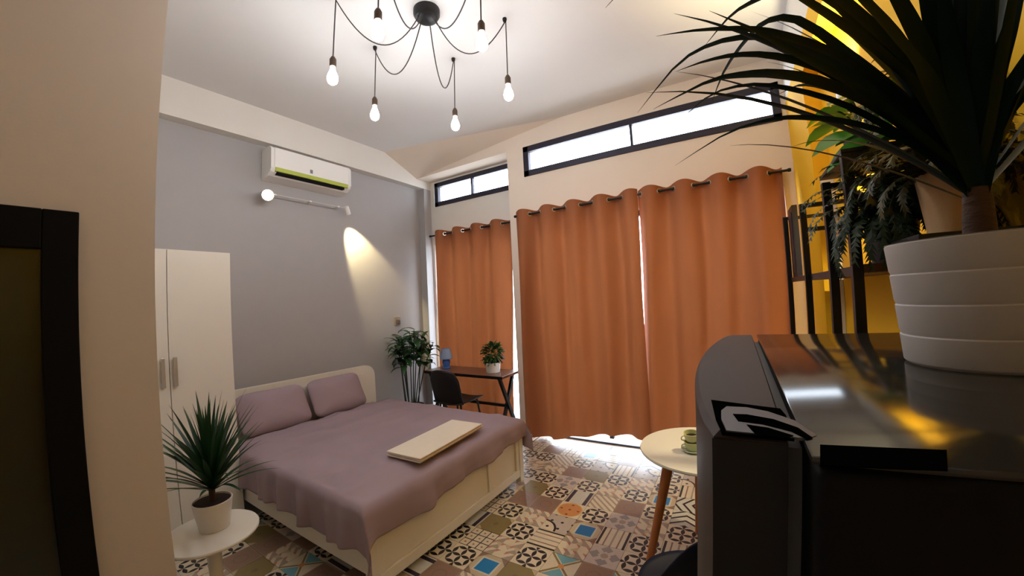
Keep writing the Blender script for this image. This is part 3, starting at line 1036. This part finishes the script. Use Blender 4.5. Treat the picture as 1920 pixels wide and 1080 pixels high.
def chair_back(s, t):
    y = (-.5 + s) * (.42 - .10 * max(0, t - .75) * 4)
    x = -.215 - .09 * t + .05 * (2 * s - 1) ** 2
    return CH + Vector((-y, x, .45 + .40 * t - .03 * (2 * s - 1) ** 2 * t))


so = MB().grid(14, 14, chair_back).build('backrest', M_blk, oc, 'all', recalc=False)
sm = so.modifiers.new('thickness', 'SOLIDIFY')
sm.thickness = .014
for sx, sy in ((-1, -1), (1, -1), (1, 1), (-1, 1)):
    MB().tube([CH + Vector((.15 * sx, .15 * sy, .44)), CH + Vector((.21 * sx, .20 * sy, 0))], .012, 10).build('leg', M_blk, oc, True)

LB = Vector((-3.36, 3.74, DKZ))
lp = thing('desk_lamp', LB, 'small blue table lamp with pale blue shade on the desk', 'lamp')
MB().lathe(LB, [(0, 0), (.055, 0), (.058, .012), (.042, .03), (.05, .06), (.055, .09), (.04, .125), (.015, .14), (0, .14)], 28).build('base', mat('blue_glaze', (70, 112, 190), .3, vary=.05), lp, True)
MB().lathe(LB + Vector((0, 0, .13)), [(.085, 0), (.088, .004), (.058, .13), (.055, .13), (.083, .004)], 32).build('shade', mat('pale_blue_shade', (168, 190, 224), .7, vary=.02, transl=.3), lp, True)

DP = Vector((-2.60, 3.72, DKZ))
dpl = thing('desk_plant', DP, 'bushy green plant in a white pot on the desk', 'potted plant')
pot(dpl, DP, .082, .092, .12)
MB().lathe(DP + Vector((0, 0, .09)), [(0, .016), (.083, .014)], 24).build('soil', M_soil, dpl)


def leaf_blob(mb, rr, n, c, rx, ry, rz, L, w, droop=.6, shell_=.35):
    """n small pointed leaves spread through an ellipsoid, pointing outward and a little down."""
    for _ in range(n):
        v = Vector((rr.gauss(0, 1), rr.gauss(0, 1), rr.gauss(0, 1))).normalized()
        q = (shell_ + (1 - shell_) * rr.random() ** .5)
        p = Vector(c) + Vector((v.x * rx * q, v.y * ry * q, v.z * rz * q))
        az = math.atan2(v.y, v.x) + rr.uniform(-.7, .7)
        el = math.asin(max(-1, min(1, v.z))) * .6 + rr.uniform(-.4, .5)
        ll = L * rr.uniform(.7, 1.2)
        ribbon(mb, arch(p, az, el, ll, droop, 4), w * rr.uniform(.8, 1.2), .15, upv=(rr.uniform(-.3, .3), rr.uniform(-.3, .3), 1))
    return mb


fo = leaf_blob(MB(), random.Random(21), 300, DP + Vector((0, 0, .225)), .115, .115, .12, .065, .016).build('foliage', M_leaf_mid, dpl, 'all', recalc=False)
fo['kind'] = 'stuff'

# leafy floor plant beside the desk
FP = Vector((-3.70, 3.42, 0))
fp = thing('floor_plant', FP, 'tall leafy plant with thin stems standing by the grey wall next to the desk', 'potted plant')
pot(fp, FP, .12, .16, .30, m=mat('charcoal_pot', (50, 50, 54), .5))
MB().lathe(FP + Vector((0, 0, .26)), [(0, .02), (.148, .014)], 24).build('soil', M_soil, fp)
_fr = random.Random(31)
leafm = None
M_leaf_floor = mat('floor_plant_leaf', (40, 92, 40), .4, vary=.3, scale=8, rgb2=(18, 52, 22), transl=.2)
for k in range(11):
    a = k * 2.4
    r = .04 + .07 * _fr.random()
    b = FP + Vector((r * math.cos(a), r * math.sin(a), .27))
    tipr = .14 + .26 * _fr.random()
    tp = FP + Vector((tipr * math.cos(a) * .9 + .02, tipr * math.sin(a) * .9, 1.06 + .40 * _fr.random()))
    md = b.lerp(tp, .5) + Vector((0, 0, .08))
    sp_ = spline([b, md, tp], 10)
    MB().tube(sp_, [.008 - .0004 * i for i in range(11)], 7).build('stem', mat('dark_stem', (40, 48, 30), .7), fp, True)
    for q in range(13):
        f = .55 + .45 * q / 12
        i = min(9, int(f * 10))
        p = sp_[i].lerp(sp_[i + 1], f * 10 - i)
        az = a + q * 2.4 + _fr.uniform(-.4, .4)
        pts = arch(p, az, _fr.uniform(-.1, .9), _fr.uniform(.15, .24), _fr.uniform(.9, 1.7), 6)
        pts = [Vector((max(v.x, XL + .012), min(v.y, 3.97), v.z)) for v in pts]
        ribbon(MB(), pts, _fr.uniform(.028, .042), .2).build('leaf', M_leaf_floor, fp, 'all', recalc=False)

# ------------------------------------------------------------------ refrigerator
FZ = 1.50
M_fr_top = mat('fridge_grey_gloss', (46, 44, 40), .11, .05, vary=.04, spec=.4)
M_fr_side = mat('fridge_black', (8, 8, 9), .6, .0, vary=.05, spec=.15)
fg = thing('refrigerator', (.3, .56, 0), 'dark grey refrigerator with curved door carrying a big dracaena', 'refrigerator')
FY0, FY1 = .248, .885
bd = MB().box(.038, .54, FY0, FY1, .04, FZ, .008, 3).build('body', M_fr_side, fg, True)
MB().box(.036, .535, FY0 + .003, FY1 - .003, FZ - .001, FZ + .004, .002).build('top_panel', M_fr_top, fg, True)
for y in (FY0 + .05, FY1 - .05):
    for x in (.09, .48):
        MB().lathe((x, y, 0), [(0, 0), (.02, 0), (.02, .03), (.012, .042), (0, .042)], 14).build('foot', M_black_metal, fg, True)


def door_outline(z, inset=0.0):
    y0, y1 = .283 + inset, .885 - inset
    pts = []
    n = 22
    for i in range(n + 1):                       # convex front, facing the bed
        t = i / n
        x = -.017 - .033 * (1 - (2 * t - 1) ** 2) ** .8 + inset
        pts.append((x, y0 + (y1 - y0) * t, z))
    return pts + [(.028 - inset * .5, y1, z), (.028 - inset * .5, y0, z)]


def fr_door(name, z0, z1):
    d = MB()
    L = [door_outline(z0, .004), door_outline(z0 + .004), door_outline(z1 - .004), door_outline(z1, .004)]
    rings = [[d.bm.verts.new(p) for p in o] for o in L]
    n = len(L[0])
    for A, B in zip(rings, rings[1:]):
        for i in range(n):
            d.bm.faces.new((A[i], A[(i + 1) % n], B[(i + 1) % n], B[i]))
    d.bm.faces.new(rings[0][::-1])
    d.bm.faces.new(rings[-1])
    return d.build(name, mat('fridge_door_grey', (56, 48, 45), .5, .0, vary=.04, spec=.15), fg, True)


du = fr_door('freezer_door', 1.03, FZ + .003)
fr_door('door', .08, 1.02)
MB().box(.026, .038, .30, .87, .09, FZ - .01).build('gasket', mat('gasket_grey', (110, 108, 106), .6), fg)
M_void = mat('matte_black', (5, 5, 5), .9, spec=0.0)
# hinge let into the near corner of the upper door (outlines read off the photograph on the door's top plane)
zt = FZ + .003


def plate(name, px, z, h, m, parent):
    return MB().prism([at_z(x, y, z) for x, y in px], (0, 0, h)).build(name, m, parent)


plate('hinge_recess', [(1333, 752), (1463, 769), (1474, 782), (1490, 828), (1354, 816), (1342, 790)], zt - .001, .0014, M_void, du)
hc = plate('hinge_plate', [(1362, 766), (1400, 768), (1440, 776), (1492, 794), (1532, 822), (1516, 828), (1362, 812), (1352, 790), (1352, 774)], zt - .0006, .0020, mat('hinge_grey', (78, 78, 80), .4, .2, spec=.3), fg)
plate('hinge_groove', [(1374, 777), (1400, 778), (1450, 787), (1496, 803), (1524, 822), (1514, 825), (1484, 810), (1430, 796), (1384, 790)], zt + .0013, .0006, M_void, hc)
plate('hinge_groove', [(1400, 797), (1440, 803), (1488, 818), (1470, 823), (1416, 814)], zt + .0013, .0006, M_void, hc)
plate('hinge_slot', [(1538, 836), (1775, 846), (1777, 884), (1538, 874)], FZ + .0038, .0008, M_void, fg)
MB().box(-.018, .028, .2825, .2835, 1.03, FZ - .002).build('door_end_cap', mat('fridge_door_end', (36, 36, 39), .55, .0, spec=.2), du)

# ------------------------------------------------------------------ dracaena on the refrigerator
PC = Vector((.25, .56, FZ + .004))
bp = thing('large_dracaena', PC, 'large dark dracaena with arching leaves in a ribbed white pot on the refrigerator', 'potted plant')
prof = [(0, 0), (.066, 0), (.0695, .003)]
H_ = .136
for k in range(4):
    z0, z1 = H_ * k / 4, H_ * (k + 1) / 4
    ra = .0695 + .013 * k / 4
    rb_ = .0695 + .013 * (k + 1) / 4
    prof += [(ra + .0005, z0 + .004), (rb_, z1 - .002), (rb_ - .0014, z1 - .0005)]
prof += [(.0822, H_), (.076, H_), (.075, H_ - .018), (0, H_ - .018)]
MB().lathe(PC, prof, 64).build('pot', mat('matte_white_ceramic', (186, 182, 180), .6, vary=.03, bump=.03), bp, True)
MB().lathe(PC + Vector((0, 0, H_ - .0175)), [(0, .006), (.04, .004), (.0748, 0)], 24).build('soil', M_soil, bp)
CR = PC + Vector((.005, 0, .19))
MB().tube([PC + Vector((.003, 0, .11)), PC + Vector((.004, 0, .15)), CR], [.0155, .0145, .012], 12).build('trunk', M_trunk, bp, True)
# leaves whose course the photograph shows: pixels from root to tip with the distance from the camera
D0 = (CR - Vector((0, 0, CAM_H))).length
SEEN = [
    ([(1740, 235, .62), (1640, 150, .60), (1560, 100, .58), (1470, 68, .57), (1400, 55, .57), (1310, 57, .58), (1230, 68, .59)], .0075),
    ([(1735, 240, .64), (1620, 155, .66), (1500, 88, .68), (1420, 70, .69), (1340, 82, .70), (1270, 122, .71), (1195, 212, .72)], .0080),
    ([(1730, 262, .63), (1620, 178, .62), (1540, 130, .61), (1450, 106, .61), (1380, 104, .61), (1320, 116, .62), (1268, 134, .63)], .0072),
    ([(1735, 270, .60), (1640, 200, .57), (1540, 156, .55), (1460, 141, .54), (1400, 141, .54), (1330, 153, .55), (1225, 205, .56)], .0092),
    ([(1740, 285, .62), (1640, 225, .62), (1560, 188, .62), (1470, 165, .62), (1400, 160, .62), (1330, 180, .63), (1265, 235, .64)], .0050),
    ([(1740, 292, .60), (1660, 250, .58), (1580, 228, .57), (1500, 221, .57), (1440, 226, .57), (1360, 252, .58), (1265, 311, .59)], .0050),
    ([(1730, 180, .62), (1620, 60, .60), (1540, -10, .58), (1470, -20, .58), (1420, 0, .58), (1370, 30, .59), (1320, 88, .60)], .0075),
    ([(1740, 225, .66), (1600, 110, .70), (1500, 40, .72), (1440, 40, .73), (1400, 75, .74), (1360, 130, .75), (1335, 190, .76)], .0075),
    ([(1740, 160, .60), (1600, 20, .56), (1480, -70, .54), (1380, -110, .53), (1280, -95, .53), (1200, -50, .54), (1135, 15, .55)], .0080),
    ([(1745, 200, .58), (1660, 110, .54), (1560, 35, .51), (1460, -30, .49), (1380, -90, .48)], .0088),
    ([(1750, 170, .57), (1680, 70, .53), (1600, -20, .50), (1540, -100, .49)], .0088),
    ([(1765, 170, .60), (1715, 60, .57), (1660, -40, .55), (1610, -120, .54)], .0088),
    ([(1780, 160, .62), (1745, 40, .60), (1715, -70, .60)], .0088),
    ([(1795, 160, .60), (1775, 40, .58), (1755, -80, .57)], .0088),
    ([(1815, 150, .62), (1810, 30, .62), (1808, -90, .63)], .0088),
    ([(1838, 150, .61), (1850, 30, .60), (1862, -90, .60)], .0088),
    ([(1862, 170, .64), (1895, 50, .66), (1930, -60, .68)], .0088),
    ([(1870, 220, .63), (1915, 130, .64), (1980, 20, .66)], .0085),
    ([(1872, 240, .63), (1925, 170, .64), (1990, 90, .66)], .0070),
    ([(1740, 262, .66), (1650, 205, .70), (1560, 168, .74), (1500, 160, .77), (1450, 182, .80)], .0055),
    ([(1700, 235, .58), (1600, 160, .54), (1510, 110, .52), (1420, 60, .51), (1330, 20, .50)], .0070),
]
_br = random.Random(9)
for path, w in SEEN:
    ctrl = [CR + Vector((_br.uniform(-.006, .006), _br.uniform(-.006, .006), _br.uniform(-.02, .02)))] + [at_dist(*p) for p in path]
    L = spline(ctrl, 16)
    side = ray(path[len(path) // 2][0], path[len(path) // 2][1])
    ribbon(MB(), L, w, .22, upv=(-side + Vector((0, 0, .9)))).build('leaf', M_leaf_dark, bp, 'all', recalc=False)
for k in range(40):
    f = k / 40
    az = k * 2.39996 + _br.uniform(-.2, .2)
    el = math.radians(36 + 50 * f + _br.uniform(-6, 6))
    if math.cos(az) > .35 and k % 3 == 0:
        continue
    toward = max(0.0, -math.sin(az))                  # keep the leaves on the camera side short and upright
    if toward > .3:
        el = max(el, math.radians(58 + 14 * toward))
    L = _br.uniform(.36, .46) * (1 - .35 * toward)
    pts = arch(CR + Vector((0, 0, .05 * f - .02)), az, el, L, math.radians(_br.uniform(10, 45)) * (1.1 - f) * (1 - .7 * toward))
    if max(p.x for p in pts) > XR + .085:
        pts = [Vector((min(p.x, XR + .085), p.y, p.z)) for p in pts]
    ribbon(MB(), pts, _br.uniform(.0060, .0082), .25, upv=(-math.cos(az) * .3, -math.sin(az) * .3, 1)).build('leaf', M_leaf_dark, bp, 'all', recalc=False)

# ------------------------------------------------------------------ plant rack on the yellow wall
RX0, RX1 = .326, XR + .10
rk = thing('plant_rack', (.48, 2.2, 0), 'black metal rack with brown shelves against the yellow wall', 'rack')
PW = .028
RT_Z = 1.985
for y, zt_ in ((2.95, 2.05), (2.25, 2.00), (1.70, 1.970), (1.40, RT_Z)):
    MB().box(RX0, RX0 + PW, y - PW / 2, y + PW / 2, 0, zt_, .002).build('post', M_black_metal, rk)
for y, zs in ((2.25, (1.87, 1.99)), (2.95, (2.04,)), (1.40, (RT_Z - .012,)), (1.70, (RT_Z - .03,))):
    for z in zs:
        MB().box(RX0 + .004, RX1, y - .010, y + .010, z - .010, z + .010).build('cross_rail', M_black_metal, rk)
for z in (.35, .95, 1.650):
    MB().box(RX0 + PW, RX1, 1.385, 2.965, z - .026, z, .002).build('shelf', mat('rack_brown_board', (96, 52, 36), .5, vary=.2, scale=6, stretch=(8, 1, 8)), rk)
    MB().box(RX0 + PW - .006, RX0 + PW, 1.385, 2.965, z - .030, z - .002).build('shelf_edge', M_black_metal, rk)
MB().box(RX0, RX1, 1.385, 1.72, RT_Z, RT_Z + .012, .002).build('top_board', M_black_metal, rk)

bxo = thing('framed_panel', (.37, 2.84, 1.650), 'narrow dark blue-black framed panel standing on the rack shelf beside the curtain', 'picture frame')
MB().box(.357, .387, 2.74, 2.93, 1.650, 2.09, .003).build('frame', mat('slate_frame', (26, 28, 38), .35), bxo)
MB().box(.353, .358, 2.77, 2.90, 1.68, 2.05).build('inset', mat('slate_inset', (40, 42, 52), .3), bxo)

# broad-leaved pothos on the rack top
PP = Vector((.46, 1.62, RT_Z + .012))
po = thing('pothos_plant', PP, 'broad-leaved bright green plant in a dark pot on top of the rack', 'potted plant')
pot(po, PP, .05, .068, .10, m=mat('charcoal_pot', (50, 50, 54), .5))
MB().lathe(PP + Vector((0, 0, .085)), [(0, .004), (.061, .002)], 20).build('soil', M_soil, po)
_pr = random.Random(41)


def heart_leaf(mb, p, d, up, L, Wd):
    d, up = Vector(d).normalized(), Vector(up)
    s = d.cross(up).normalized()
    q = s.cross(d)
    prof_ = [(0, .0), (.05, .32), (.2, .48), (.42, .5), (.65, .38), (.85, .17), (1.0, 0.0)]
    mid = [mb.bm.verts.new(Vector(p) + d * (L * a) + q * (L * (.12 * a - .3 * a * a))) for a, _ in prof_]
    for sg in (1, -1):
        ed = [mid[0]] + [mb.bm.verts.new(Vector(p) + d * (L * (a - .08 * (1 - a))) + s * (sg * Wd * w_) + q * (L * (.12 * a - .3 * a * a) + .12 * Wd * w_)) for a, w_ in prof_[1:-1]] + [mid[-1]]
        for i in range(len(mid) - 1):
            vs = [mid[i], mid[i + 1], ed[i + 1], ed[i]]
            vs = list(dict.fromkeys(vs))
            if len(vs) >= 3:
                mb.bm.faces.new(vs if sg > 0 else vs[::-1])
    return mb


for k in range(18):
    az = k * 2.4 + _pr.uniform(-.3, .3)
    h = _pr.uniform(.05, .15)
    r = _pr.uniform(.03, .12)
    base = PP + Vector((0, 0, .085))
    p = PP + Vector((r * math.cos(az), r * math.sin(az), .09 + h))
    p.x = min(p.x, XR - .01)
    MB().tube(spline([base, base.lerp(p, .5) + Vector((0, 0, .03)), p], 6), .003, 6).build('stalk', M_leaf_mid, po, True)
    d = Vector((math.cos(az), math.sin(az), _pr.uniform(-.5, .1)))
    if d.x > .4 and p.x > .5:
        d.x = -.2
    heart_leaf(MB(), p, d, (0, 0, 1), _pr.uniform(.09, .13), _pr.uniform(.075, .10)).build('leaf', M_leaf_bright, po, 'all', recalc=False)
for px, py, dd, (dx, dy, dz) in ((1640, 240, 1.62, (-.6, -.3, -.15)), (1600, 248, 1.58, (-.75, -.2, -.25)), (1660, 255, 1.55, (-.3, -.7, -.1)), (1625, 262, 1.6, (-.8, .1, -.4)), (1690, 262, 1.55, (-.2, -.6, .1))):
    p = at_dist(px, py, dd)
    base = PP + Vector((0, 0, .085))
    MB().tube(spline([base, base.lerp(p, .5) + Vector((0, 0, .04)), p], 6), .003, 6).build('stalk', M_leaf_mid, po, True)
    heart_leaf(MB(), p, (dx, dy, dz), (0, -.5, 1), .14, .11).build('leaf', M_leaf_bright, po, 'all', recalc=False)

# ferns on the shelf, trailing over its edge
M_fern = mat('dark_fern', (34, 58, 22), .55, vary=.3, scale=20, rgb2=(16, 32, 12), transl=.12)
M_fern2 = mat('olive_fern', (84, 78, 26), .55, vary=.3, scale=20, rgb2=(48, 44, 14), transl=.12)


def fern(base, r0, h, label, n, rr, lo, hi, mm, potm, spread, grp='ferns on the plant rack'):
    t = thing('potted_fern', base, label, 'potted plant', grp)
    pot(t, base, r0 * .75, r0, h, m=potm)
    MB().lathe(Vector(base) + Vector((0, 0, h - .02)), [(0, .004), (r0 - .008, .002)], 20).build('soil', M_soil, t)
    fb_ = MB()
    c = Vector(base) + Vector((0, 0, h - .01))
    for k in range(n):
        az = rr.uniform(lo, hi)
        L = rr.uniform(.55, 1.0) * spread
        pts = arch(c, az, rr.uniform(.2, 1.3), L, rr.uniform(1.6, 2.6), 12)
        pts = [Vector((min(v.x, XR + .085), v.y, v.z)) for v in pts]
        for i in range(2, 12):
            a, b = pts[i], pts[i + 1] if i + 1 < len(pts) else pts[i] * 2 - pts[i - 1]
            tdir = (b - a).normalized()
            s = tdir.cross(Vector((0, 0, 1)))
            if s.length < .05:
                s = Vector((1, 0, 0))
            s.normalize()
            for sg in (-1, 1):
                for half in (0, .5):
                    q = a.lerp(b, half)
                    e = q + s * sg * .034 * (1.1 - i / 14) + tdir * .014 + Vector((0, 0, rr.uniform(-.012, .004)))
                    e.x = min(e.x, XR + .09)
                    wv = tdir * .0075
                    vs = [fb_.bm.verts.new(v) for v in (q - wv, q + wv, e)]
                    fb_.bm.faces.new(vs)
    f = fb_.build('fronds', mm, t, False, recalc=False)
    f['kind'] = 'stuff'
    return t


SHZ = 1.650
fern(Vector((.47, 1.52, SHZ)), .075, .14, 'dark trailing fern in a charcoal pot on the rack shelf behind the corner post', 170, random.Random(51), -2.7, -.3, M_fern, mat('charcoal_pot', (50, 50, 54), .5), .40)
fern(Vector((.575, 1.46, RT_Z + .012)), .055, .09, 'olive trailing fern in a charcoal pot on the rack top behind the broad-leaved plant', 70, random.Random(52), -2.6, -.6, M_fern2, mat('charcoal_pot', (50, 50, 54), .5), .36)

# cream planter on a wall bracket in front of the rack, with a fern
CPB = Vector((.50, 1.22, 1.70))
wbk = thing('wall_bracket', (XR + .10, 1.22, 1.69), 'black wall bracket under the cream planter on the yellow wall', 'bracket')
MB().box(.40, XR + .10, 1.13, 1.31, 1.688, 1.70, .002).build('ledge', M_black_metal, wbk)
MB().bar((.43, 1.22, 1.688), (XR + .095, 1.22, 1.56), .018).build('brace', M_black_metal, wbk)
MB().box(XR + .088, XR + .10, 1.20, 1.24, 1.53, 1.70).build('back_plate', M_black_metal, wbk)
fern(CPB, .062, .150, 'brown-green fern in a tall cream planter on the wall bracket', 60, random.Random(53), -PI, PI, M_fern2, mat('cream_planter', (196, 160, 118), .7, vary=.06, bump=.1), .30)

# up-down wall lamp on the yellow wall, behind the leaves
WL = Vector((XR + .045, 2.32, 2.50))
wl = thing('wall_lamp', WL, 'up and down wall lamp glowing on the yellow wall above the rack', 'wall lamp')
MB().lathe(WL + Vector((0, 0, -.09)), [(.028, 0), (.034, 0), (.034, .18), (.028, .18)], 24).build('cylinder', M_white_plastic, wl, True)
MB().box(XR + .075, XR + .10, 2.29, 2.35, 2.46, 2.54, .004).build('mount', M_white_plastic, wl)
for sg in (-1, 1):
    MB().lathe(WL + Vector((0, 0, sg * .075)), [(0, 0), (.0275, 0)], 24).build('lens', emit('wall_lamp_lens', (255, 224, 150), 60), wl)
    l = bpy.data.lights.new('wall_lamp_spot', 'SPOT')
    l.energy = WALLLAMP_W
    l.color = (1.0, .84, .5)
    l.spot_size = math.radians(110)
    l.spot_blend = .8
    l.shadow_soft_size = .025
    o = bpy.data.objects.new('wall_lamp_spot', l)
    o.location = WL + Vector((0, 0, sg * .095))
    o.rotation_euler = (0, 0, 0) if sg < 0 else (PI, 0, 0)
    COL.objects.link(o)
